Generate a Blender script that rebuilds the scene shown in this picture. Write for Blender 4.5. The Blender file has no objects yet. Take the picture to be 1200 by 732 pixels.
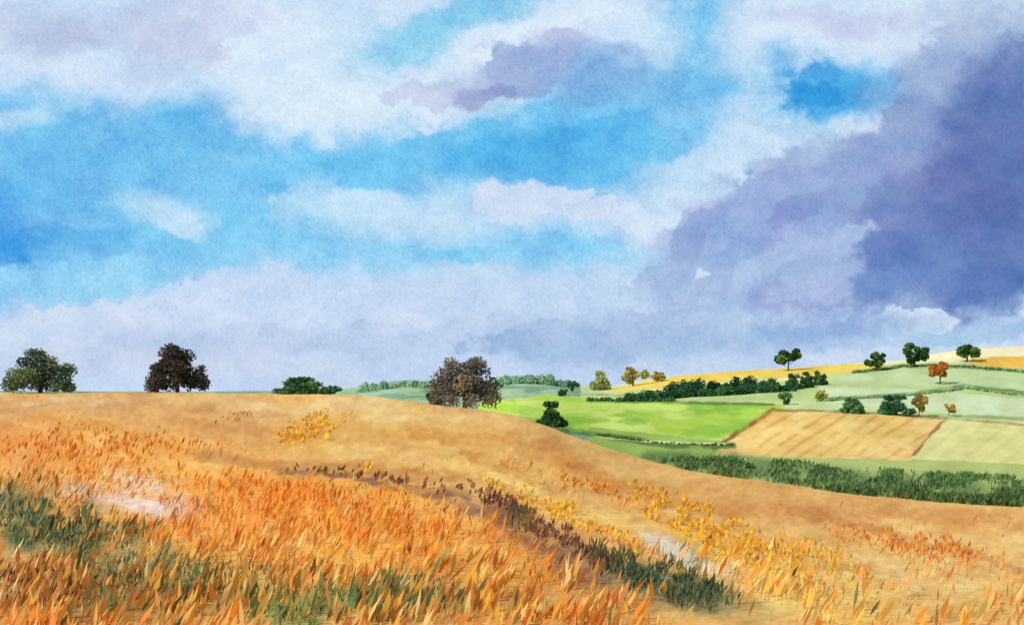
import bpy, math, numpy as np
rng = np.random.default_rng(7)
F=1287.0; HX=600.0; HY=450.0     # surveyor's chart: bearing b=HX+F*x/y, drop p=HY-F*z/y (station = origin, eye level z=0)

# ------------------------------------------------------------------ helpers
def lin(c):
    c=np.asarray(c,float)/255.0
    return np.where(c<=0.04045,c/12.92,((c+0.055)/1.055)**2.4)
TAB=rng.random((256,256))
def vn(x,y,s=0):
    x=np.asarray(x,float)+s*37.13; y=np.asarray(y,float)+s*91.7
    xf=np.floor(x); yf=np.floor(y); xi=xf.astype(np.int32); yi=yf.astype(np.int32)
    fx=x-xf; fy=y-yf
    fx=fx*fx*(3-2*fx); fy=fy*fy*(3-2*fy)
    a=TAB[xi&255,yi&255];b=TAB[(xi+1)&255,yi&255];c=TAB[xi&255,(yi+1)&255];d=TAB[(xi+1)&255,(yi+1)&255]
    return (a*(1-fx)+b*fx)*(1-fy)+(c*(1-fx)+d*fx)*fy
def fbm(x,y,s=0,o=5,g=0.5):
    r=0;a=1;t=0
    for i in range(o):
        cs,sn=math.cos(i*1.1),math.sin(i*1.1)
        r=r+a*vn((x*cs+y*sn)*(2.03**i),(y*cs-x*sn)*(2.03**i),s+i*3); t+=a; a*=g
    return r/t-0.5
def ss(a,b,x):
    t=np.clip((x-a)/(b-a),0,1); return t*t*(3-2*t)
def mesh_obj(name,verts,faces,cols=None,mats=(),matidx=None,smooth=False):
    me=bpy.data.meshes.new(name)
    verts=np.asarray(verts,np.float32); faces=np.asarray(faces,np.int32)
    n=len(faces);k=faces.shape[1]
    me.vertices.add(len(verts)); me.vertices.foreach_set("co",verts.ravel())
    me.loops.add(n*k); me.loops.foreach_set("vertex_index",faces.ravel())
    me.polygons.add(n); me.polygons.foreach_set("loop_start",np.arange(0,n*k,k,dtype=np.int32))
    if matidx is not None: me.polygons.foreach_set("material_index",np.asarray(matidx,np.int32))
    me.polygons.foreach_set("use_smooth",np.full(n,smooth))
    if cols is not None:
        at=me.color_attributes.new("Col","FLOAT_COLOR","POINT")
        c4=np.ones((len(verts),4),np.float32); c4[:,:3]=cols
        at.data.foreach_set("color",c4.ravel())
    me.update(calc_edges=True)
    for m in mats: me.materials.append(m)
    ob=bpy.data.objects.new(name,me); bpy.context.scene.collection.objects.link(ob)
    return ob
def grid_faces(nr,nc):
    i=np.arange(nr-1)[:,None]*nc+np.arange(nc-1)[None,:]
    i=i.ravel()
    return np.stack([i,i+1,i+nc+1,i+nc],1)

# ------------------------------------------------------------------ terrain heights
def Z(d,p): return (d, (HY-p)*d/F)
K={
 0:  [(22,-4.9),(90,-3.6),Z(200,458),(260,-6),(400,-17),(700,-15),Z(1000,457),(1400,-14),(3600,-40)],
 200:[(22,-4.9),(90,-3.6),Z(200,458),(260,-6),(400,-17),(700,-15),Z(1000,458),(1400,-14),(3600,-40)],
 400:[(22,-4.9),(90,-3.7),Z(190,460),(250,-7),(400,-17),(700,-12),Z(950,456),(1400,-14),(3600,-40)],
 435:[(22,-4.9),(88,-3.9),Z(182,463),(240,-8),(400,-17),(700,-8),Z(920,450),(1400,-14),(3600,-40)],
 475:[(22,-4.9),(86,-4.0),Z(174,467),(240,-9),(400,-17),(700,-6),Z(900,442),(1400,-14),(3600,-40)],
 520:[(22,-4.9),(84,-4.2),Z(165,472),(230,-9),(400,-15),(700,-6),Z(900,448),(1400,-14),(3600,-40)],
 560:[(22,-4.9),(82,-4.4),Z(156,478),(220,-9),(400,-13),(700,-5),Z(900,447),(1400,-14),(3600,-40)],
 605:[(22,-4.9),(78,-4.7),Z(148,486),Z(220,487),Z(330,476),Z(500,466),Z(900,437),(1400,-12),(3600,-40)],
 640:[(22,-4.9),(74,-5.0),Z(140,498),Z(200,499),Z(330,484),Z(500,468),Z(900,441),(1400,-12),(3600,-40)],
 700:[(22,-4.9),(68,-5.6),Z(126,521),Z(180,520),Z(260,505),Z(450,472),Z(600,463),Z(820,455),(1300,-10),(3600,-40)],
 760:[(22,-4.9),(64,-6.0),Z(116,540),Z(168,535),Z(260,517),Z(450,475),Z(600,460),Z(790,443),(1300,-6),(3600,-40)],
 800:[(22,-4.9),(62,-6.3),Z(110,549),Z(160,540),Z(260,520),Z(450,475),Z(600,458),Z(780,438),(1300,0),(3600,-40)],
 870:[(22,-4.9),(60,-6.7),Z(103,560),Z(150,545),Z(260,520),Z(450,475),Z(600,455),Z(780,433),(1300,4),(3600,-40)],
 940:[(22,-4.9),(58,-7.0),Z(99,570),Z(145,549),Z(240,520),Z(400,480),Z(570,456),Z(780,429),(1300,6),(3600,-40)],
 1000:[(22,-4.9),(56,-7.2),Z(96,578),Z(140,552),Z(230,521),Z(380,484),Z(550,455),Z(780,424),(1300,8),(3600,-30)],
 1060:[(22,-4.9),(55,-7.3),Z(93,583),Z(140,555),Z(230,524),Z(380,488),Z(550,456),Z(780,420),(1300,8),(3600,-30)],
 1100:[(22,-4.9),(54,-7.4),Z(91,587),Z(140,557),Z(230,526),Z(380,490),Z(550,457),Z(780,411),(1300,10),(3600,-30)],
 1140:[(22,-4.9),(54,-7.5),Z(90,590),Z(140,559),Z(230,528),Z(380,492),Z(550,458),Z(780,406),(1300,12),(3600,-30)],
 1200:[(22,-4.9),(53,-7.5),Z(88,594),Z(140,561),Z(230,530),Z(380,496),Z(550,460),Z(780,403),(1300,14),(3600,-30)],
 1500:[(22,-4.9),(52,-7.6),Z(84,606),Z(140,566),Z(230,536),Z(380,500),Z(550,462),Z(780,400),(1300,14),(3600,-30)],
}
KX=sorted(K)
CB=np.arange(-600,2401,8.0)
LD=np.linspace(math.log(18),math.log(3600),640)
DD=np.exp(LD)
rows=[]
for k in KX:
    a=np.array(K[k]); rows.append(np.interp(DD,a[:,0],a[:,1]))
rows=np.array(rows)
ZT=np.stack([np.interp(CB,KX,rows[:,j]) for j in range(len(DD))],1)
def gsm(A,s,ax):
    r=int(s*3)+1;k=np.exp(-0.5*(np.arange(-r,r+1)/s)**2);k/=k.sum()
    A=np.moveaxis(A,ax,0); P=np.concatenate([np.repeat(A[:1],r,0),A,np.repeat(A[-1:],r,0)])
    o=sum(k[i]*P[i:i+len(A)] for i in range(2*r+1))
    return np.moveaxis(o,0,ax)
ZT=gsm(gsm(ZT,1.8,0),3.5,1)
crestD=np.array([K[k][2][0] for k in KX],float)
def crest(b): return np.interp(b,KX,crestD)
def height(x,y):
    w=np.where(y>18,y,18+(18-y)); b=HX+F*x/w
    fi=np.clip((b-CB[0])/8.0,0,len(CB)-1.001); i=fi.astype(int); fi=fi-i
    l=np.log(np.maximum(y,18)); fj=np.clip((l-LD[0])/(LD[1]-LD[0]),0,len(LD)-1.001); j=fj.astype(int); fj=fj-j
    z=(ZT[i,j]*(1-fi)+ZT[i+1,j]*fi)*(1-fj)+(ZT[i,j+1]*(1-fi)+ZT[i+1,j+1]*fi)*fj
    z=z+0.4*fbm(x/14,y/14,5,3)*ss(0,30,y)*np.clip(y/60,0.2,1)
    return z
def chart(x,y,z):
    w=np.where(y>18,y,18+(18-y))
    return HX+F*x/w, HY-F*z/w
def site(b,dmin,p):
    """first ground point farther than dmin on bearing b where the sight line drop is <= p"""
    ds=np.exp(np.linspace(math.log(dmin),math.log(1200),1500)); x=(b-HX)/F*ds
    z=height(x,ds); P=HY-F*z/ds
    k=np.argmax(P<=p)
    if P[k]>p: k=int(np.argmin(P))
    return float(x[k]),float(ds[k]),float(z[k])

# ------------------------------------------------------------------ pigment of the land
def ell(b,p,cx,cy,rx,ry,rot=0):
    c,s=math.cos(math.radians(rot)),math.sin(math.radians(rot))
    u=(b-cx)*c+(p-cy)*s; v=-(b-cx)*s+(p-cy)*c
    return np.sqrt((u/rx)**2+(v/ry)**2)
def over(col,a,c):
    return col*(1-a[:,None])+lin(c)[None,:]*a[:,None]
def inpoly(b,p,poly):
    r=np.zeros(len(b),bool); n=len(poly)
    for i in range(n):
        x1,y1=poly[i];x2,y2=poly[(i+1)%n]
        if y1==y2: continue
        cnd=((y1>p)!=(y2>p))&(b<(x2-x1)*(p-y1)/(y2-y1)+x1)
        r^=cnd
    return r
def dline(b,p,pts):
    best=np.full(len(b),1e9)
    for (x1,y1),(x2,y2) in zip(pts[:-1],pts[1:]):
        dx,dy=x2-x1,y2-y1;t=np.clip(((b-x1)*dx+(p-y1)*dy)/(dx*dx+dy*dy),0,1)
        best=np.minimum(best,np.hypot(b-x1-t*dx,p-y1-t*dy))
    return best
FG=[ # cx cy rx ry rot col op soft
 (150,472,420,20,0,(210,158,94),.9,.5),(560,515,180,26,14,(226,176,92),.9,.5),
 (420,478,160,12,2,(232,196,130),.7,.6),(80,480,120,12,0,(200,150,92),.7,.6),(260,486,90,8,2,(196,140,80),.6,.7),(60,466,80,5,0,(222,184,124),.7,.7),
 (60,520,190,28,0,(226,150,76),.85,.6),(20,545,90,26,0,(228,134,66),.7,.6),(300,515,150,20,5,(204,150,84),.8,.6),(430,520,110,10,5,(214,150,72),.6,.7),
 (130,520,60,18,10,(234,176,70),.7,.7),(380,505,60,16,-8,(228,180,76),.6,.7),
 (240,590,330,52,5,(234,164,76),.85,.5),(430,610,220,60,12,(236,168,72),.85,.5),(330,575,70,24,0,(228,130,48),.7,.7),(230,610,70,30,0,(230,142,58),.7,.7),(520,640,90,30,15,(228,142,54),.7,.7),(400,640,60,24,0,(238,184,92),.6,.7),
 (560,556,160,14,18,(234,186,96),.8,.5),(650,575,120,9,18,(240,202,112),.8,.5),(480,530,80,8,8,(238,200,124),.5,.7),
 (430,556,100,9,6,(186,134,70),.7,.5),(280,545,60,6,4,(190,140,84),.6,.5),
 (160,584,54,18,6,(234,220,206),.85,.7),(110,588,40,14,10,(228,196,170),.6,.7),(205,600,26,12,10,(206,160,136),.6,.7),
 (30,605,90,36,15,(114,126,92),.9,.6),(90,640,90,26,8,(106,122,76),.9,.6),(60,640,60,20,0,(80,94,66),.7,.7),
 (30,690,120,28,3,(90,66,52),.9,.7),(130,672,70,14,5,(96,74,58),.7,.7),(150,704,80,20,0,(120,124,70),.75,.6),(200,660,90,22,4,(116,128,78),.7,.7),
 (90,722,110,12,0,(176,120,58),.8,.6),(290,690,120,26,4,(138,134,72),.75,.7),(240,706,80,22,0,(92,96,54),.75,.7),(330,662,110,14,8,(206,164,80),.6,.7),(170,640,40,12,0,(214,170,96),.6,.8),(300,712,40,14,0,(196,140,64),.7,.8),
 (400,715,110,22,0,(164,154,78),.75,.7),(390,690,50,14,0,(210,152,66),.7,.7),(460,690,80,16,6,(148,148,84),.7,.7),
 (530,705,80,24,0,(116,130,84),.75,.7),(340,725,40,12,0,(96,160,90),.6,.6),(410,712,26,14,0,(84,156,96),.6,.7),(480,722,40,10,0,(206,158,80),.6,.7),
 (610,690,110,32,20,(210,152,72),.8,.5),(530,655,110,26,15,(230,158,66),.7,.6),(680,690,60,14,20,(170,110,66),.7,.6),(600,700,60,16,10,(170,140,76),.5,.7),
 (660,722,110,16,5,(212,158,76),.8,.5),
 (770,590,100,12,20,(232,190,114),.8,.5),(900,610,170,16,12,(222,162,84),.8,.5),
 (1050,600,200,16,6,(218,156,84),.85,.5),(900,590,120,8,10,(210,134,66),.6,.6),(1100,606,120,8,6,(208,138,68),.6,.6),(1100,640,170,18,6,(234,190,112),.8,.5),
 (860,655,130,20,26,(232,186,76),.85,.5),(1060,690,210,36,6,(230,192,118),.85,.5),
 (1120,712,140,20,0,(218,164,80),.7,.5),(960,700,110,26,15,(234,194,98),.7,.5),(850,715,70,16,0,(170,160,92),.6,.6),(1040,668,80,6,6,(206,146,76),.5,.7),
 (700,560,70,8,25,(220,142,56),.6,.5),(560,535,90,5,16,(202,134,58),.6,.5),
]
def land(x,y,z,b=None,p=None):
    if b is None: b,p=chart(x,y,z)
    n1=fbm(b/60,p/34,1,4); n2=fbm(b/60,p/34,2,4)
    f1=fbm(b/9,p/7,3,3); f2=fbm(b/9,p/7,4,3)
    wb=b+100*n1+20*f1; wp=p+46*n2+14*f2
    col=np.tile(lin((226,172,96)),(len(b),1))
    MO=[.25+.75*ss(-.18,.12,fbm(b/26+i*3.3,p/14+i*7.7,6,4)) for i in range(6)]
    for i,(cx,cy,rx,ry,rot,c,op,sf) in enumerate(FG):
        r=ell(wb,wp,cx,cy,rx,ry,rot)
        col=over(col,op*MO[i%6]*(1-ss(1-sf,1+sf,r)),c)
    wb=b+40*n1+12*f1; wp=p+16*n2+9*f2
    # dark strip winding down the slope: gully shadow put into the scrub's brown colour
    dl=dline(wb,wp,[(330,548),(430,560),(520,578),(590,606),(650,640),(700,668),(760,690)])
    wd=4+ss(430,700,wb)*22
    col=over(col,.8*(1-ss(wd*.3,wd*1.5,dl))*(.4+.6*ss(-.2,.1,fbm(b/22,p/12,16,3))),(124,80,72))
    r=ell(wb,wp,790,690,95,26,18); col=over(col,.85*(1-ss(.4,1.2,r)),(96,116,82))
    r=ell(wb,wp,800,648,60,11,24); col=over(col,.8*(1-ss(.5,1.4,r)),(218,212,190))
    r=ell(wb,wp,640,590,110,7,22); col=over(col,.7*(1-ss(.5,1.4,r)),(242,204,112))
    dl=dline(wb,wp,[(930,598),(1030,622),(1200,668)]); col=over(col,.55*(1-ss(2,7,dl)),(188,120,62))
    dl=dline(wb,wp,[(640,520),(720,562),(800,592),(860,602)]); col=over(col,.55*(1-ss(2,13,dl)),(204,124,48))
    dl=dline(wb,wp,[(480,505),(600,520),(700,556)]); col=over(col,.5*(1-ss(2,12,dl)),(206,132,58))
    dl=dline(wb,wp,[(60,500),(200,496),(330,504),(470,520)]); col=over(col,.4*(1-ss(2,8,dl)),(196,128,62))
    dl=dline(wb,wp,[(240,540),(420,545),(560,560),(640,590)]); col=over(col,.45*(1-ss(2,9,dl)),(176,112,56))
    col*=(1+0.6*fbm(b/40,p/11,8,5,.6)[:,None]*np.array([.6,1.1,1.7])+0.3*fbm(b/5,p/4,9,2)[:,None])
    # ---- beyond the brow
    D=y; far=D>crest(b)+2*f1*4
    qb=b+5*f1; qp=p+2.4*f2
    fc=np.tile(lin((180,196,118)),(len(b),1))
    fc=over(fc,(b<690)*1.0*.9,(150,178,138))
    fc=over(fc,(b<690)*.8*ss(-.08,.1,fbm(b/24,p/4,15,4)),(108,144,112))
    fc=over(fc,0.9*((b>680)&(qp<500)),(192,206,140))
    def P(poly,c,op=1.0):
        nonlocal fc
        m=inpoly(qb,qp,poly).astype(float)*op
        fc=over(fc,m,c)
    P([(690,470),(1300,470),(1300,440),(1000,436),(760,452)],(178,196,124))
    P([(960,470),(1300,500),(1300,475),(1100,458),(960,452)],(196,208,158))
    P([(990,436),(1090,424),(1300,436),(1300,462),(1100,452),(980,450)],(182,198,140))
    P([(1000,425),(1100,410),(1200,400),(1300,395),(1300,425),(1140,424),(1090,424),(1030,430)],(222,214,164))
    P([(1060,423),(1100,409),(1300,396),(1300,414),(1140,418)],(236,220,172))
    P([(700,462),(775,441),(900,432),(1000,426),(1040,421),(1034,434),(960,439),(880,443),(760,455)],(224,192,84))
    P([(760,455),(860,447),(960,439),(960,443),(860,452),(760,459)],(226,208,136))
    P([(1138,420),(1300,412),(1300,434),(1180,431),(1138,426)],(226,178,74))
    P([(560,470),(640,463),(720,468),(920,474),(915,484),(845,522),(760,519),(700,509),(640,500),(560,490)],(168,198,70))
    G=inpoly(qb,qp,[(560,470),(640,463),(720,468),(920,474),(915,484),(845,522),(760,519),(640,500)])
    fc=over(fc,G*.65*ss(-.04,.1,fbm(b/40,p/9,17,4)),(204,218,116))
    fc=over(fc,G*.6*ss(-.02,.12,fbm(b/40,p/9,19,4)),(122,172,54))
    P([(600,470),(700,471),(800,474),(780,480),(640,480)],(192,212,100),.7)
    P([(690,500),(850,517),(835,536),(760,545),(690,530)],(150,176,76))
    P([(903,480),(1110,490),(1068,540),(838,532)],(226,186,104))
    P([(1110,490),(1400,500),(1400,560),(1066,540)],(214,208,132))
    P([(820,533),(1068,538),(1400,552),(1400,620),(960,590),(780,560)],(172,184,104))
    stub=inpoly(qb,qp,[(903,480),(1110,490),(1068,540),(838,532)])
    s=np.sin((b+p*1.45)/3.4+3*fbm(b/40,p/40,12,2))
    fc=over(fc,np.where(stub,.45*ss(.1,.9,s)*ss(-.25,.1,fbm(b/20,p/12,13,3)),0),(186,124,52))
    fc=over(fc,np.where(stub,.55*ss(0,.2,fbm(b/30,p/12,14,3)),0),(242,212,136))
    gr=inpoly(qb,qp,[(1110,490),(1400,500),(1400,560),(1066,540)])
    fc=over(fc,np.where(gr,.25*ss(.2,.9,np.sin((b+p*1.3)/4.2)),0),(190,184,96))
    def L(pts,w,c,op=.8):
        nonlocal fc
        fc=over(fc,op*(1-ss(w*.5,w*1.3,dline(qb,qp,pts)))*(.5+.5*ss(-.2,.05,fbm(b/14,p/14,29,3))),c)
    L([(905,480),(870,503),(838,525)],2.8,(150,84,44),.95); L([(905,480),(1000,482),(1110,490)],1.8,(150,104,54),.8)
    L([(1108,490),(1086,514),(1072,532)],2.2,(150,90,50),.85)
    L([(1110,490),(1220,499)],1.6,(150,110,64),.6)
    L([(690,470),(760,470),(905,474)],2.0,(90,122,60),.9)
    L([(960,468),(1060,462),(1130,452),(1220,462)],2.2,(98,130,76),.9)
    L([(1000,436),(1060,428),(1140,430),(1210,436)],2.4,(92,122,62),.9)
    L([(1090,487),(1150,488),(1220,492)],2.5,(120,146,82),.7)
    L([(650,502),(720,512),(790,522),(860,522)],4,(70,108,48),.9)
    L([(760,540),(850,540),(960,560),(1100,570),(1220,584)],13,(86,110,62),.8)
    L([(700,512),(800,519),(850,520)],1.6,(226,208,150),.8)
    L([(660,462),(740,463),(850,452)],1.5,(120,96,60),.6)
    fc*=(1+0.50*fbm(b/26,p/8,18,5,.6)[:,None]*np.array([.8,.9,1.5]))
    return np.where(far[:,None],fc,col), far

def mat_ground():
    m=bpy.data.materials.new("field_soil_and_crop"); m.use_nodes=True; nt=m.node_tree; N=nt.nodes
    bs=N["Principled BSDF"]; bs.inputs["Roughness"].default_value=.95; bs.inputs["Specular IOR Level"].default_value=.05
    a=N.new("ShaderNodeAttribute"); a.attribute_name="Col"
    tc=N.new("ShaderNodeTexCoord")
    no=N.new("ShaderNodeTexNoise"); no.inputs["Scale"].default_value=3.5; no.inputs["Detail"].default_value=6
    nt.links.new(tc.outputs["Object"],no.inputs["Vector"])
    mr=N.new("ShaderNodeMapRange"); mr.inputs["From Min"].default_value=.25; mr.inputs["From Max"].default_value=.75
    mr.inputs["To Min"].default_value=.84; mr.inputs["To Max"].default_value=1.17
    nt.links.new(no.outputs["Fac"],mr.inputs["Value"])
    vm=N.new("ShaderNodeVectorMath"); vm.operation='SCALE'
    nt.links.new(a.outputs["Color"],vm.inputs[0]); nt.links.new(mr.outputs[0],vm.inputs["Scale"])
    nt.links.new(vm.outputs[0],bs.inputs["Base Color"])
    bp=N.new("ShaderNodeBump"); bp.inputs["Strength"].default_value=.25; bp.inputs["Distance"].default_value=.08
    nt.links.new(no.outputs["Fac"],bp.inputs["Height"]); nt.links.new(bp.outputs[0],bs.inputs["Normal"])
    return m
def mat_leaf(name,tr=.35):
    m=bpy.data.materials.new(name); m.use_nodes=True; nt=m.node_tree; N=nt.nodes
    N.remove(N["Principled BSDF"]); out=N["Material Output"]
    a=N.new("ShaderNodeAttribute"); a.attribute_name="Col"
    d=N.new("ShaderNodeBsdfDiffuse"); t=N.new("ShaderNodeBsdfTranslucent"); mx=N.new("ShaderNodeMixShader"); mx.inputs[0].default_value=tr
    nt.links.new(a.outputs["Color"],d.inputs[0]); nt.links.new(a.outputs["Color"],t.inputs[0])
    nt.links.new(d.outputs[0],mx.inputs[1]); nt.links.new(t.outputs[0],mx.inputs[2]); nt.links.new(mx.outputs[0],out.inputs[0])
    return m
M_G=mat_ground(); M_L=mat_leaf("leaf_foliage",.35); M_B=mat_leaf("grass_blades",.4)

# ------------------------------------------------------------------ ground sheet
bc=np.concatenate([np.linspace(-3000,-90,70,endpoint=False),np.linspace(-90,1290,860),np.linspace(1290,4200,71)[1:]])
dr=np.concatenate([np.linspace(-250,18,40,endpoint=False),1/np.linspace(1/18,1/130,380,endpoint=False),np.exp(np.linspace(math.log(130),math.log(950),300,endpoint=False)),np.exp(np.linspace(math.log(950),math.log(3600),40))])
B,Dg=np.meshgrid(bc,dr); B=B.ravel(); Dg=Dg.ravel()
w=np.where(Dg>18,Dg,18+(18-Dg)); X=(B-HX)/F*w; Zg=height(X,Dg)
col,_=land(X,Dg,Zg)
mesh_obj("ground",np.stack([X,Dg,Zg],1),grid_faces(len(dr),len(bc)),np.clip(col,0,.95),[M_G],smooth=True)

# ------------------------------------------------------------------ blades
def kites(pos,h,wd,yaw,lx,ly,cols,mid=.5):
    n=len(pos); d=np.stack([lx,ly,np.ones(n)],1); d/=np.linalg.norm(d,axis=1)[:,None]
    s=np.stack([np.cos(yaw),np.sin(yaw),np.zeros(n)],1)
    m=pos+d*(h*mid)[:,None]
    V=np.stack([pos,m-s*(wd/2)[:,None],pos+d*h[:,None],m+s*(wd/2)[:,None]],1).reshape(-1,3)
    Fq=np.arange(n*4).reshape(n,4)
    return V,Fq,np.repeat(cols,4,0)
def scatter(n,b0,b1,seed,d0=19):
    r=np.random.default_rng(seed)
    b=r.uniform(b0,b1,n); iv=r.uniform(0,1,n); dc=crest(b)
    d=1/(1/d0*(1-iv)+iv/(dc*.97)); x=(b-HX)/F*d; z=height(x,d); p=HY-F*z/d
    return r,b,p,x,d,z
OR=[(234,132,40),(242,178,62),(216,116,44),(248,214,138),(236,158,50),(232,146,76),(246,196,100),(192,98,42)]
GR=[(84,108,58),(114,134,66),(176,162,82),(70,80,52),(108,134,98),(204,156,80),(150,160,100),(54,66,44)]
def blade_density(b,p):
    a=.62*(1-ss(.7,1.2,ell(b,p,260,620,400,70,8)))
    a=np.maximum(a,.5*(1-ss(.6,1.2,ell(b,p,250,700,480,60,0))))
    a=np.maximum(a,.42*(1-ss(.6,1.2,ell(b,p,60,535,220,34,0))))
    a=np.maximum(a,.42*(1-ss(.7,1.1,ell(b,p,600,690,200,40,20))))
    a=np.maximum(a,.06*(1-ss(.7,1.1,ell(b,p,1000,690,330,60,8))))
    a=np.maximum(a,.25*(1-ss(.6,1.1,ell(b,p,870,670,120,20,26))))
    a=np.maximum(a,.3*(1-ss(.6,1.1,ell(b,p,650,565,120,10,20))))
    a=np.maximum(a,.008)
    return a*(1-.7*(1-ss(.6,1.2,ell(b,p,160,586,60,20,6))))
def grass(n0,seed,dens,h0,h1,w0,w1,mx0,mx1):
    r,b,p,x,d,z=scatter(n0,-150,1350,seed)
    keep=r.random(len(b))<dens*blade_density(b,p)*(.1+3.2*np.clip(fbm(b/30,p/16,31,4)+.14,0,1))
    b,p,x,d,z=[q[keep] for q in (b,p,x,d,z)]; n=len(b)
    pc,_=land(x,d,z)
    gm=ss(.62,.95,pc[:,1]/pc[:,0]+.9*fbm(b/16,p/10,35,3))*.9+.04
    green=r.random(n)<gm
    pal=np.where(green[:,None],lin(np.array(GR)[r.integers(0,len(GR),n)]),lin(np.array(OR)[r.integers(0,len(OR),n)]))
    mixv=r.uniform(mx0,mx1,n)[:,None]
    cb=(pc*(1-mixv)+pal*mixv)*np.where(green[:,None],np.array([1,1.02,1.1]),np.array([1.12,1.16,1.2]))
    lean=.42+.5*fbm(b/60,p/30,36,2)
    return kites(np.stack([x,d,z-.03],1),r.uniform(h0,h1,n),r.uniform(w0,w1,n),r.uniform(-1,1,n),r.normal(lean,.24),r.normal(0,.2,n),cb)
A=grass(80000,11,1.0,.14,.44,.035,.09,.1,.85)
Bb=grass(26000,12,.8,.4,.78,.08,.15,.35,.95)
mesh_obj("meadow_grass",np.concatenate([A[0],Bb[0]]),np.concatenate([A[1],Bb[1]+len(A[0])]),np.clip(np.concatenate([A[2],Bb[2]]),0,.9),[M_B])

def dabs(name,zones,seed):
    Vs=[];Fs=[];Cs=[];o=0
    for k,(cx,cy,rx,ry,rot,n,palt,h,wd,lean) in enumerate(zones):
        r,b,p,x,d,z=scatter(int(n*50),cx-rx*1.3,cx+rx*1.3,seed+k)
        e=ell(b+26*fbm(b/25,p/15,41,3),p+16*fbm(b/25,p/15,42,3),cx,cy,rx,ry,rot)
        clump=fbm(b/9,p/7,43+k,2)
        kk=np.where((e<r.uniform(.35,1.1,len(e)))&(clump>-.05))[0][:n]
        b,p,x,d,z=[q[kk] for q in (b,p,x,d,z)]; m=len(b)
        if m==0: continue
        c=lin(np.array(palt)[r.integers(0,len(palt),m)])*r.uniform(.8,1.2,m)[:,None]
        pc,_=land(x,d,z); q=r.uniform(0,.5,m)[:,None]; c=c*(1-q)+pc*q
        s=np.clip(d/45,.55,1.6)
        v,f,c4=kites(np.stack([x,d,z+r.uniform(0,.15,m)],1),h*r.uniform(.6,1.2,m)*s,wd*r.uniform(.6,1.2,m)*s,r.uniform(-1,1,m),r.normal(lean,.25,m),r.normal(0,.2,m),c)
        Vs.append(v);Fs.append(f+o);Cs.append(c4);o+=len(v)
    return mesh_obj(name,np.concatenate(Vs),np.concatenate(Fs),np.clip(np.concatenate(Cs)*1.1,0,.9),[M_B])
YEL=[(232,184,48),(238,196,76),(226,164,44),(222,156,64)]
DRK=[(100,70,66),(124,80,70),(84,64,72),(150,102,64)]
DGR=[(52,80,62),(68,98,68),(46,66,56),(94,116,72),(112,106,74)]
RUS=[(212,130,54),(200,110,48),(230,160,76)]
dabs("yellow_wildflowers",[(365,503,44,18,-12,260,YEL,.28,.18,.3),(680,612,90,12,24,420,YEL,.24,.15,.2),(850,632,125,24,26,1100,YEL,.26,.17,.2),
   (600,582,60,7,20,160,YEL,.22,.14,.2),(150,565,90,12,0,150,YEL,.26,.14,.3),(960,660,80,20,20,260,YEL,.26,.14,.2),(430,580,70,8,8,120,YEL,.26,.15,.2),(420,552,30,6,0,70,YEL,.26,.16,.3),(275,492,36,9,0,60,[(206,154,88),(196,136,68)],.30,.18,.3),(60,500,60,8,0,60,YEL,.26,.14,.3),(330,660,120,18,0,160,YEL,.26,.1,.3)],100)
dabs("scrub_and_gully_shade",[(640,625,110,12,30,600,DRK,.32,.12,.2),(470,568,140,5,9,260,DRK,.3,.14,.3),(360,552,34,5,4,70,[(104,110,58),(124,106,56)],.3,.18,.3),  # dark dabs on the strip carry the painted gully shadow; the rest is brown scrub
   (40,690,120,22,0,600,[(84,62,54),(104,74,56),(70,60,50)],.3,.07,.2),(180,690,20,12,0,80,[(70,66,40)],.3,.1,.2),(230,700,24,14,0,110,[(74,78,44)],.3,.1,.2),(520,600,120,8,16,120,DRK,.3,.08,.2)],200)
dabs("green_scrub",[(770,682,90,22,20,1100,DGR,.42,.10,.1),(605,610,14,16,80,90,DGR,.36,.14,.1),(50,615,110,28,15,600,DGR,.32,.08,.2),(220,680,180,26,0,600,DGR,.28,.07,.1),
   (340,715,50,14,0,140,[(90,160,96),(110,150,90)],.26,.08,.1),(450,700,130,26,0,420,DGR,.28,.06,.2),(700,660,20,18,0,110,DRK,.4,.1,.1),(1000,700,200,20,0,90,DGR,.2,.05,.2)],300)
dabs("rusty_dock_plants",[(1060,636,95,14,8,320,RUS,.28,.11,.2),(1100,652,70,10,5,160,RUS,.28,.11,.2),(690,572,60,8,20,150,RUS,.32,.12,.2),(120,530,120,26,0,380,RUS,.34,.11,.3),(400,600,160,24,10,500,RUS,.34,.09,.3),(300,590,200,30,5,520,[(236,128,38),(240,160,54)],.36,.1,.4)],400)

# tall hedge grass along the foot of the far fields
r=np.random.default_rng(55); n=80000
b=r.uniform(760,1420,n); lo=np.interp(b,[760,850,940,1000,1100,1200,1500],[542,557,569,576,585,593,606]); hi=np.interp(b,[760,800,850,940,1000,1200,1500],[536,532,536,542,548,560,572])
dd=np.exp(r.uniform(math.log(88),math.log(172),n)); x=(b-HX)/F*dd; z=height(x,dd); p=HY-F*z/dd
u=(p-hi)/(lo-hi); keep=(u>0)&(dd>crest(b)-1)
nz=fbm(b/26,p/9,61,4)
keep&=r.random(n)<np.clip(.04+.42*u**1.5+1.8*nz,0.01,.6)
b,p,x,dd,z,u,nz=[q[keep] for q in (b,p,x,dd,z,u,nz)]; n=len(b)
c=lin(np.array([(74,104,60),(98,126,70),(62,88,60),(124,146,86),(110,118,68)])[r.integers(0,5,n)])
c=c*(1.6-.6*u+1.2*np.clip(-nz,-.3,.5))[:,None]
V,Fq,C=kites(np.stack([x,dd,z-.05],1),r.uniform(.3,.85,n),r.uniform(.14,.34,n),r.uniform(-1,1,n),r.normal(.15,.25,n),r.normal(0,.1,n),c)
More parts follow.
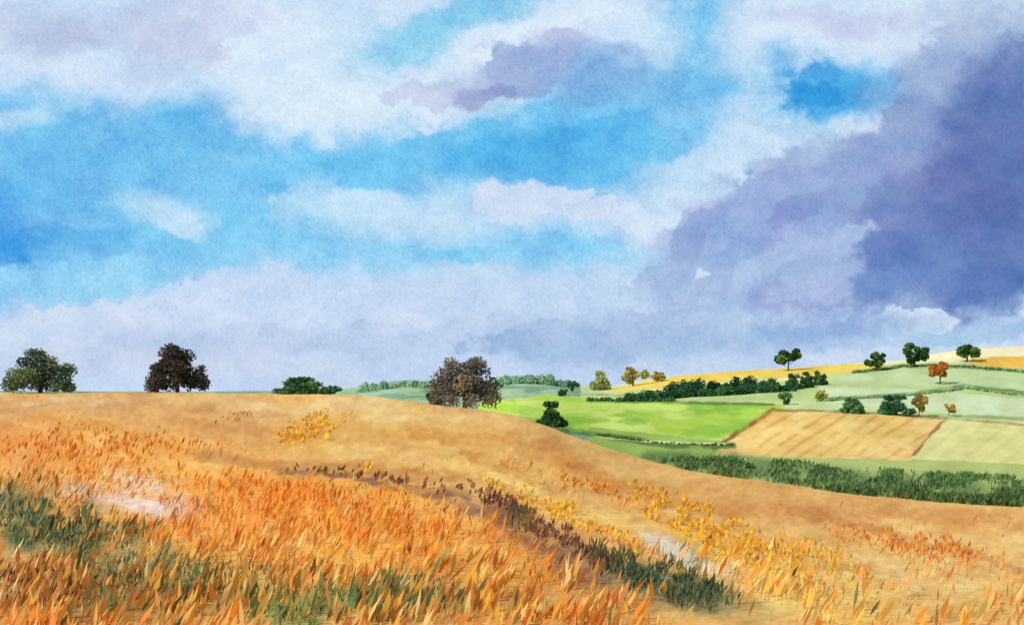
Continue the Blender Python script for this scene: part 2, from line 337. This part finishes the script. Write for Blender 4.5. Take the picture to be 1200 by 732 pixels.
mesh_obj("field_margin_reeds",V,Fq,np.clip(C,0,.9),[M_B])

# ------------------------------------------------------------------ trees
def bark():
    m=bpy.data.materials.new("bark"); m.use_nodes=True; nt=m.node_tree; bs=nt.nodes["Principled BSDF"]
    no=nt.nodes.new("ShaderNodeTexNoise"); no.inputs["Scale"].default_value=4
    cr=nt.nodes.new("ShaderNodeValToRGB"); cr.color_ramp.elements[0].color=(.03,.02,.018,1); cr.color_ramp.elements[1].color=(.12,.08,.06,1)
    nt.links.new(no.outputs["Fac"],cr.inputs[0]); nt.links.new(cr.outputs[0],bs.inputs["Base Color"]); bs.inputs["Roughness"].default_value=.9
    return m
M_K=bark()
def limb(V,Fc,a,b_,r0,r1,k=6,seg=4,bend=.0,rg=None):
    a=np.array(a,float);b_=np.array(b_,float);ax=b_-a;L=np.linalg.norm(ax);ax/=L
    s=np.cross(ax,[.3,.9,.1]);s/=np.linalg.norm(s);t=np.cross(ax,s);o=len(V)
    off=rg.normal(0,bend*L,3) if rg is not None else 0
    for i in range(seg+1):
        f=i/seg;c=a+(b_-a)*f+off*math.sin(math.pi*f);rr=r0*(1-f)+r1*f
        for j in range(k):
            g=2*math.pi*j/k; V.append(c+(s*math.cos(g)+t*math.sin(g))*rr)
    for i in range(seg):
        for j in range(k):
            Fc.append([o+i*k+j,o+i*k+(j+1)%k,o+(i+1)*k+(j+1)%k,o+(i+1)*k+j])
def tree(name,pos,W,H,pal,seed,leaf=.5,n=2600,trunk=.2,lobes=14,profile=None,tw=.03,bright=1.4):
    """W,H metres; trunk = bare fraction below crown"""
    rg=np.random.default_rng(seed); pos=np.array(pos,float)
    V=[];Fc=[]
    th=H*.5
    limb(V,Fc,pos-[0,0,.4],pos+[0,0,th],W*tw*1.2,W*tw*.5,rg=rg,bend=.02)
    LC=[]
    cz=H*(trunk+(1-trunk)*.5); rz=H*(1-trunk)*.5
    for i in range(lobes):
        for _ in range(30):
            v=rg.uniform(-1,1,3)
            if v@v<1: break
        if profile=='dome':
            v[2]=abs(v[2])*1.35-.8
            v[:2]*=1.0-.35*max(0,v[2])
        v*=.86; lr=rg.uniform(.16,.34)
        LC.append((v[0]*W/2,v[1]*W/2,cz+v[2]*rz,lr*W/2,lr*rz*1.2))
        if i<9:
            limb(V,Fc,pos+[0,0,th*rg.uniform(.3,.9)],pos+[v[0]*W/2,v[1]*W/2,cz+v[2]*rz],W*tw*.4,W*tw*.1,k=4,seg=3,rg=rg,bend=.06)
    if profile=='dome':
        for i in range(9):
            a=i*.7+rg.uniform(-.2,.2); LC.append((math.cos(a)*W*.38,math.sin(a)*W*.38,H*rg.uniform(.08,.2),W*.12,H*.15))
        LC.append((0,0,H*.4,W*.26,H*.28))
        for i in range(3): LC.append((rg.uniform(-.2,.2)*W,0,H*rg.uniform(.74,.84),W*.12,H*.13))
    nb=len(V); nf=len(Fc)
    V=np.array(V);Fc=np.array(Fc)
    LC=np.array(LC); wt=LC[:,3]**1.6; li=rg.choice(len(LC),n,p=wt/wt.sum()); q=rg.normal(0,1,(n,3)); q/=np.linalg.norm(q,axis=1)[:,None]
    q*=(rg.random(n)**.5)[:,None]
    c=LC[li,:3]+q*np.stack([LC[li,3],LC[li,3],LC[li,4]],1)+pos
    ok=c[:,2]>pos[2]+.01*H; c=c[ok];li=li[ok];q=q[ok];n=len(c)
    u=rg.normal(0,1,(n,3));u/=np.linalg.norm(u,axis=1)[:,None]
    v=np.cross(u,rg.normal(0,1,(n,3)));v/=np.linalg.norm(v,axis=1)[:,None]
    s=leaf*rg.uniform(.5,1.3,n)[:,None]
    LV=np.stack([c-u*s*.6,c-v*s*.42,c+u*s*.6,c+v*s*.42],1).reshape(-1,3)
    pal=lin(np.array(pal)); lobec=pal[rg.integers(0,len(pal),len(LC))]*rg.uniform(.65,1.45,len(LC))[:,None]
    cc=np.where(rg.random(n)[:,None]<.7,lobec[li],pal[rg.integers(0,len(pal),n)])*rg.uniform(.8,1.2,n)[:,None]*bright
    LF=np.arange(n*4).reshape(n,4)+nb
    cols=np.concatenate([np.tile([.06,.04,.03],(nb,1)),np.repeat(cc,4,0)])
    return mesh_obj(name,np.concatenate([V,LV]),np.concatenate([Fc,LF]),np.clip(cols,0,.9),[M_L,M_K],np.concatenate([np.ones(nf),np.zeros(n)]))
def crest_site(b,d):
    x=(b-HX)/F*d; return (x,d,float(height(np.array([x]),np.array([float(d)]))[0]))
def T(name,b,d,wpx,hpx,pal,seed,p=None,dmin=None,**k):
    pos=crest_site(b,d) if p is None else site(b,dmin,p)
    m=pos[1]/F
    k['n']=int(k.get('n',1000)*2.6)
    return tree(name,pos,wpx*m,hpx*m,pal,seed,leaf=k.pop('lf',3.0)*m,**k)
G1=[(82,104,76),(104,122,90),(64,86,72),(122,130,84)]
BR=[(66,60,54),(82,74,54),(56,58,58),(96,80,56),(74,72,76)]
GB=[(106,100,92),(122,114,98),(86,82,82),(130,112,84),(116,114,108)]
G2=[(70,112,62),(92,132,70),(56,88,58)]
DG=[(54,88,52),(70,106,62),(44,70,52),(92,118,60)]
T("deciduous_tree",47,196,84,54,G1,1,n=2600,trunk=.06,profile='dome',lobes=20)
T("deciduous_tree",208,196,78,62,BR,2,n=3000,trunk=.05,lobes=24,profile='dome')
T("bush",357,190,76,22,G2,3,n=1700,trunk=0.0,profile='dome',lobes=14)
T("deciduous_tree",545,158,90,68,GB,4,n=3600,trunk=.04,lobes=28,profile='dome')
T("bush",505,164,12,14,BR,44,n=220,trunk=0.0,lobes=5)
T("bush",646,143,40,32,DG,5,n=1200,trunk=.03,profile='dome')
T("deciduous_tree",703,0,27,24,[(150,160,104),(168,168,98),(134,150,100)],6,p=457,dmin=560,n=600,trunk=.06,profile='dome')
T("deciduous_tree",742,0,34,24,[(176,168,96),(156,160,96),(188,174,104)],7,p=452,dmin=560,n=700,trunk=.1,bright=1.25)
T("deciduous_tree",771,0,22,14,[(166,158,92),(184,158,88)],8,p=447,dmin=560,n=350,trunk=.1,bright=1.25)
T("bush",671,0,16,14,G2,9,p=459,dmin=500,n=260,trunk=.1)
T("deciduous_tree",924,0,34,29,DG,10,p=434,dmin=560,n=1200,trunk=.16,tw=.025)
T("deciduous_tree",1027,0,26,23,DG,12,p=434,dmin=560,n=900,trunk=.12)
T("deciduous_tree",1071,0,34,31,DG,13,p=430,dmin=560,n=1200,trunk=.10)
T("deciduous_tree",1133,0,37,23,[(76,114,58),(96,128,66),(58,92,54)],14,p=424,dmin=560,n=1000,trunk=.14)
T("autumn_tree",1102,0,26,26,[(196,132,58),(180,112,52),(206,154,76)],15,p=450,dmin=450,n=800,trunk=.14,bright=1.1)
T("bush",999,0,30,20,[(76,118,76),(96,134,82)],16,p=484,dmin=330,n=650,trunk=.05,profile='dome')
T("bush",1050,0,46,25,[(62,106,70),(82,122,76),(54,90,66)],17,p=486,dmin=330,n=1000,trunk=.05,profile='dome')
T("autumn_tree",1077,0,20,28,[(184,156,80),(160,144,76)],18,p=487,dmin=330,n=500,trunk=.1,bright=1.1)
T("bush",1112,0,16,14,[(196,164,94),(176,150,84)],19,p=487,dmin=330,n=220,trunk=.1,bright=1.15)
T("bush",962,0,18,16,[(176,166,80),(150,156,80)],20,p=470,dmin=400,n=320,trunk=.1)
T("bush",920,0,21,16,[(80,120,70),(106,138,76)],21,p=474,dmin=400,n=360,trunk=.05)
T("bush",930,0,24,20,DG,22,p=456,dmin=450,n=500,trunk=.0,profile='dome')
T("bush",946,0,18,20,DG,23,p=454,dmin=450,n=400,trunk=.0,profile='dome')
T("bush",960,0,20,17,DG,24,p=451,dmin=450,n=400,trunk=.0,profile='dome')
T("bush",659,0,12,9,G2,25,p=464,dmin=500,n=160,trunk=.05)

def hedge(name,pts,pal,seed,n,dmin,hpx,lf=3.0,bright=1.25):
    """hedgerow: a run of separate rounded leafy crowns following the ground through sited points"""
    rg=np.random.default_rng(seed); P=np.array([site(b,dmin,p) for b,p in pts])
    L=np.concatenate([[0],np.cumsum(np.hypot(*(P[1:,:2]-P[:-1,:2]).T))])
    m0=P[:,1].mean()/F; nb=max(4,int(L[-1]/(hpx*m0*.75)))
    s=np.sort(np.clip((np.arange(nb)+rg.uniform(-.4,.4,nb))/(nb-1),0,1))*L[-1]
    cx=np.interp(s,L,P[:,0]);cy=np.interp(s,L,P[:,1])+rg.normal(0,1.5,nb)
    hh=hpx*m0*rg.uniform(.5,1.1,nb); ww=hh*rg.uniform(.7,1.3,nb)
    pal=lin(np.array(pal)); lc=pal[rg.integers(0,len(pal),nb)]*rg.uniform(.8,1.3,nb)[:,None]
    i=rg.integers(0,nb,n); q=rg.normal(0,1,(n,3));q/=np.linalg.norm(q,axis=1)[:,None]; q*=(rg.random(n)**.45)[:,None]; q[:,2]=np.abs(q[:,2])
    c=np.stack([cx[i]+q[:,0]*ww[i]*.75,cy[i]+q[:,1]*ww[i]*.75,q[:,2]*hh[i]],1); c[:,2]+=height(c[:,0],c[:,1])
    u=rg.normal(0,1,(n,3));u/=np.linalg.norm(u,axis=1)[:,None]
    v=np.cross(u,rg.normal(0,1,(n,3)));v/=np.linalg.norm(v,axis=1)[:,None]; s=(lf*m0*rg.uniform(.5,1.2,n))[:,None]
    LV=np.stack([c-u*s*.6,c-v*s*.42,c+u*s*.6,c+v*s*.42],1).reshape(-1,3)
    cc=np.where(rg.random(n)[:,None]<.7,lc[i],pal[rg.integers(0,len(pal),n)])*rg.uniform(.85,1.2,n)[:,None]*bright
    mesh_obj(name,LV,np.arange(4*n).reshape(n,4),np.clip(np.repeat(cc,4,0),0,.9),[M_L])
hedge("hedgerow",[(735,470),(780,467),(830,464),(880,461),(925,458)],[(58,98,60),(72,112,62),(46,80,56)],70,7000,450,11)
hedge("hedgerow",[(785,465),(820,459),(860,456),(905,456)],[(46,84,58),(60,98,60),(38,70,52)],71,7000,450,16)
hedge("hedgerow",[(690,470),(740,470),(790,470)],[(80,120,70),(70,100,60)],72,1500,420,5)
hedge("hedgerow",[(790,542),(830,543),(880,549)],DG,73,2200,125,9)
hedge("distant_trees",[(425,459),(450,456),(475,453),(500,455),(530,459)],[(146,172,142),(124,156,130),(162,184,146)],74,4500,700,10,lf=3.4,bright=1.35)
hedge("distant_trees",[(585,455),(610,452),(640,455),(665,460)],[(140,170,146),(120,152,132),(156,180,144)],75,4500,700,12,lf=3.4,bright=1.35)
hedge("hedgerow",[(970,470),(1060,464),(1130,455),(1210,465)],[(120,152,96),(98,134,84)],76,900,400,2.5)
hedge("hedgerow",[(1000,437),(1060,430),(1140,431),(1210,437)],[(104,140,84),(90,122,70)],77,900,500,3)
hedge("hedgerow",[(700,510),(750,516),(800,521),(860,522)],[(84,122,60),(70,104,56)],78,700,200,3)

# ------------------------------------------------------------------ sky backdrop
SKY=[ # cx cy rx ry rot col opacity hardness(0 soft..1 crisp)
 (600,430,900,60,0,(198,210,238),.8,0),
 (200,190,330,90,4,(136,200,240),.9,.3),(60,250,170,110,0,(104,184,236),.8,.1),(0,305,60,60,0,(44,152,230),.8,.1),
 (330,170,200,50,0,(110,190,236),.7,.1),(130,330,210,34,-8,(154,210,242),.9,.35),(330,280,220,50,0,(130,202,240),.85,.2),
 (560,185,280,60,0,(120,198,240),.9,.3),(720,170,180,72,-6,(104,188,236),.85,.25),(640,180,90,28,-10,(78,172,228),.6,.1),
 (480,48,120,32,-22,(148,208,238),.9,.25),(560,20,70,24,-10,(130,198,234),.7,.25),(700,90,90,40,0,(126,192,235),.7,.2),
 (825,30,60,70,10,(102,190,234),.85,.2),(840,105,26,20,0,(88,182,232),.8,.3),(640,297,140,24,0,(122,198,239),.9,.4),(480,290,120,26,0,(140,208,242),.8,.3),
 (300,330,120,30,-5,(160,211,244),.6,.2),(560,240,120,16,0,(150,209,242),.6,.2),(620,340,160,20,0,(180,212,240),.6,.1),
 (120,130,120,24,0,(112,190,235),.6,.1),(230,135,70,20,0,(90,178,232),.6,.1),(90,290,80,20,10,(78,170,230),.5,.1),(700,150,60,14,-15,(74,168,228),.5,.2),
 (70,70,150,44,10,(218,228,246),.8,.25),(330,80,120,70,10,(226,234,248),.9,.4),(430,130,110,28,-3,(226,235,248),.9,.4),(540,95,60,34,-20,(226,233,247),.8,.35),
 (640,45,110,30,-25,(224,233,247),.8,.35),(30,148,50,12,-10,(210,229,247),.6,.3),(190,252,50,20,14,(208,228,246),.75,.15),
 (480,248,130,26,4,(208,227,246),.8,.2),(650,244,82,20,4,(212,221,242),.95,.75),(760,262,110,14,2,(216,225,244),.9,.5),(800,230,80,36,-35,(210,225,244),.7,.3),
 (900,170,70,60,-30,(212,226,245),.85,.3),(910,40,60,40,0,(218,230,246),.85,.3),(1000,70,110,80,0,(218,227,245),.85,.3),(740,40,50,30,0,(212,228,246),.7,.3),
 (240,345,110,22,-12,(208,220,243),.9,.55),(400,365,230,52,-4,(206,217,241),.9,.4),(90,392,150,34,-6,(210,218,240),.9,.6),(640,370,200,40,-6,(200,214,240),.8,.3),
 (965,108,80,40,-6,(128,200,238),.85,.2),(965,105,62,32,-6,(70,166,226),.9,.4),(950,110,34,16,-10,(40,146,218),.7,.2),(1140,30,120,34,0,(210,220,241),.7,.3),
 (90,34,70,22,-12,(182,190,220),.8,.3),(200,40,50,40,20,(194,197,225),.75,.3),(270,20,60,20,0,(208,212,234),.6,.3),(20,10,40,20,0,(196,201,226),.6,.3),
 (600,88,64,30,-18,(150,168,214),.85,.5),(670,80,60,28,-14,(140,172,218),.6,.3),(556,112,26,12,-20,(148,150,200),.6,.5),(500,112,40,16,-10,(192,197,226),.6,.4),(640,62,50,20,-30,(168,178,219),.7,.4),(700,100,60,24,-10,(122,170,220),.6,.3),
 (1160,150,130,120,0,(130,148,198),.9,.3),(1120,260,170,90,0,(122,140,194),.85,.25),(1170,200,90,110,0,(100,118,178),.85,.35),(1000,225,130,56,-15,(144,160,208),.85,.35),(930,215,60,30,-20,(172,182,218),.6,.3),
 (860,280,110,50,-28,(158,176,219),.85,.55),(800,310,60,24,-30,(174,189,225),.7,.65),(960,310,130,56,-10,(154,170,218),.85,.3),(900,335,120,34,-10,(168,184,221),.8,.4),(1110,320,130,54,0,(114,140,196),.85,.35),
 (1060,240,60,40,-20,(116,128,186),.6,.4),(1150,200,70,60,0,(92,106,168),.6,.3),(1190,120,40,60,0,(100,120,178),.6,.3),(1110,80,50,30,-30,(176,190,224),.7,.4),(940,345,46,14,-20,(144,150,202),.5,.4),(910,320,50,14,-35,(188,201,233),.6,.4),
 (1060,150,40,30,-40,(150,166,210),.7,.6),(1010,180,50,16,-25,(152,166,210),.6,.6),(1080,290,60,20,-15,(96,120,182),.6,.5),(940,250,50,18,-30,(134,146,200),.6,.6),(1130,330,60,20,0,(84,114,180),.6,.4),(830,270,40,16,-40,(140,156,208),.6,.6),
 (980,20,60,16,0,(196,201,229),.7,.4),(1090,18,50,14,0,(190,202,229),.6,.4),(1180,290,60,50,0,(92,114,176),.6,.3),
 (990,290,50,18,-20,(186,200,233),.7,.5),(970,325,60,12,-30,(180,196,232),.6,.5),(1060,366,36,14,0,(218,227,244),.9,.8),(828,318,10,9,-60,(216,226,243),.8,.8),
 (560,392,120,18,-4,(194,206,234),.7,.3),(440,402,70,20,0,(188,202,231),.7,.5),(250,405,120,22,0,(194,204,231),.7,.4),(720,398,150,24,-4,(172,190,225),.75,.5),
 (620,412,40,16,0,(168,188,223),.7,.6),(680,405,40,18,0,(164,184,222),.6,.6),(860,395,140,26,-4,(170,192,227),.75,.4),(1040,392,160,18,0,(178,201,232),.8,.4),(1150,388,80,14,0,(170,197,230),.8,.5),
 (980,378,90,12,-8,(150,174,218),.7,.5),(830,425,120,10,0,(194,209,235),.7,.3),(1050,412,150,8,0,(208,220,240),.7,.3),(140,430,200,16,0,(204,210,231),.6,.3),
 (350,395,60,14,0,(196,206,233),.6,.5),(480,385,50,10,0,(214,223,243),.6,.6),(330,440,200,12,0,(206,214,234),.5,.3),
]
cx=np.concatenate([np.linspace(-2600,-60,80,endpoint=False),np.linspace(-60,1260,1120),np.linspace(1260,3800,81)[1:]])
cy=np.concatenate([np.linspace(-1500,-40,50,endpoint=False),np.linspace(-40,475,480),[500,560]])
BX,BY=np.meshgrid(cx,cy);BX=BX.ravel();BY=BY.ravel()
n1=fbm(BX/110,BY/80,21,4);n2=fbm(BX/110,BY/80,22,4);n3=fbm(BX/20,BY/17,23,4,.62);n4=fbm(BX/20,BY/17,24,4,.62)
wx=BX+80*n1+30*n3; wy=BY+50*n2+22*n4
rag=fbm(BX/36,BY/28,25,6,.66)
WET=[ss(-.16,.10,fbm(BX/60+i*5.1,BY/60+i*2.3,30,2)) for i in range(5)]
sc=np.tile(lin((208,223,244)),(len(BX),1))
for i,(cx0,cy0,rx,ry,rot,c,op,hd) in enumerate(SKY):
    e=ell(wx,wy,cx0,cy0,rx,ry,rot)+.7*rag
    sf=.66-.58*hd
    # the wetness varies round each wash: crisp dried edge in places, bled out elsewhere
    wet=WET[i%5]
    sfv=np.clip(sf*(.4+1.2*wet),.03,.95)
    a=op*(1-ss(1-sfv,1+sfv,e))
    sc=over(sc,a,c)
    if hd>=.5:
        rim=np.exp(-((e-(1-.2*sfv))/.045)**2)*.16*op*(1-wet)
        sc*=(1-rim[:,None]*np.array([1.2,.9,.5]))
blue=np.clip((sc[:,2]-sc[:,0])*1.6,0,1); dark=np.clip((.62-sc[:,1])*2.2,0,1)
gran=fbm(BX/2.6,BY/2.6,27,2); pool=fbm(BX/34,BY/26,28,6,.66); hue=fbm(BX/46,BY/40,33,4)
sc*=1+(gran*(.08+.24*blue)+pool*(.13+.44*blue+.34*dark))[:,None]*np.array([1.25,.8,.35])
sc*=1+(hue*(.03+.30*dark))[:,None]*np.array([1.0,-.35,0])
sc*=np.array([.935,1.01,1.02])
m=bpy.data.materials.new("sky_clouds"); m.use_nodes=True; nt=m.node_tree; N=nt.nodes; N.remove(N["Principled BSDF"])
at=N.new("ShaderNodeAttribute"); at.attribute_name="Col"; em=N.new("ShaderNodeEmission")
nt.links.new(at.outputs["Color"],em.inputs[0]); nt.links.new(em.outputs[0],N["Material Output"].inputs[0])
m.cycles.emission_sampling='NONE'
t=(BX-HX)/F; e=(HY-BY)/F; R=3300; k=R/np.sqrt(1+t*t)
mesh_obj("sky",np.stack([t*k,k,e*k],1),grid_faces(len(cy),len(cx)),np.clip(sc,0,.98),[m],smooth=True)

# ------------------------------------------------------------------ light
sv=np.array([-.75,-.55,.78]); sv/=np.linalg.norm(sv)
w=bpy.data.worlds.new("World"); bpy.context.scene.world=w; w.use_nodes=True; nt=w.node_tree
st=nt.nodes.new("ShaderNodeTexSky"); st.sky_type='NISHITA'; st.sun_disc=False
st.sun_elevation=math.asin(sv[2]); st.sun_rotation=math.atan2(sv[0],sv[1])
nt.links.new(st.outputs[0],nt.nodes["Background"].inputs[0]); nt.nodes["Background"].inputs[1].default_value=.12
L=bpy.data.lights.new("sun",'SUN'); L.energy=3.5; L.angle=math.radians(1.5); L.color=(1,.97,.92)
lo=bpy.data.objects.new("sun",L); bpy.context.scene.collection.objects.link(lo)
from mathutils import Vector
lo.rotation_euler=Vector(sv).to_track_quat('Z','Y').to_euler()
c=bpy.data.cameras.new("camera"); co=bpy.data.objects.new("camera",c); bpy.context.scene.collection.objects.link(co)
co.location=(0,0,0); co.rotation_euler=(math.radians(90),0,0); c.sensor_width=36; c.lens=36*F/1200; c.shift_y=.07; c.clip_end=20000; c.clip_start=.1
bpy.context.scene.camera=co
vs=bpy.context.scene.view_settings; vs.view_transform='Standard'; vs.look='None'; vs.exposure=0; vs.gamma=1
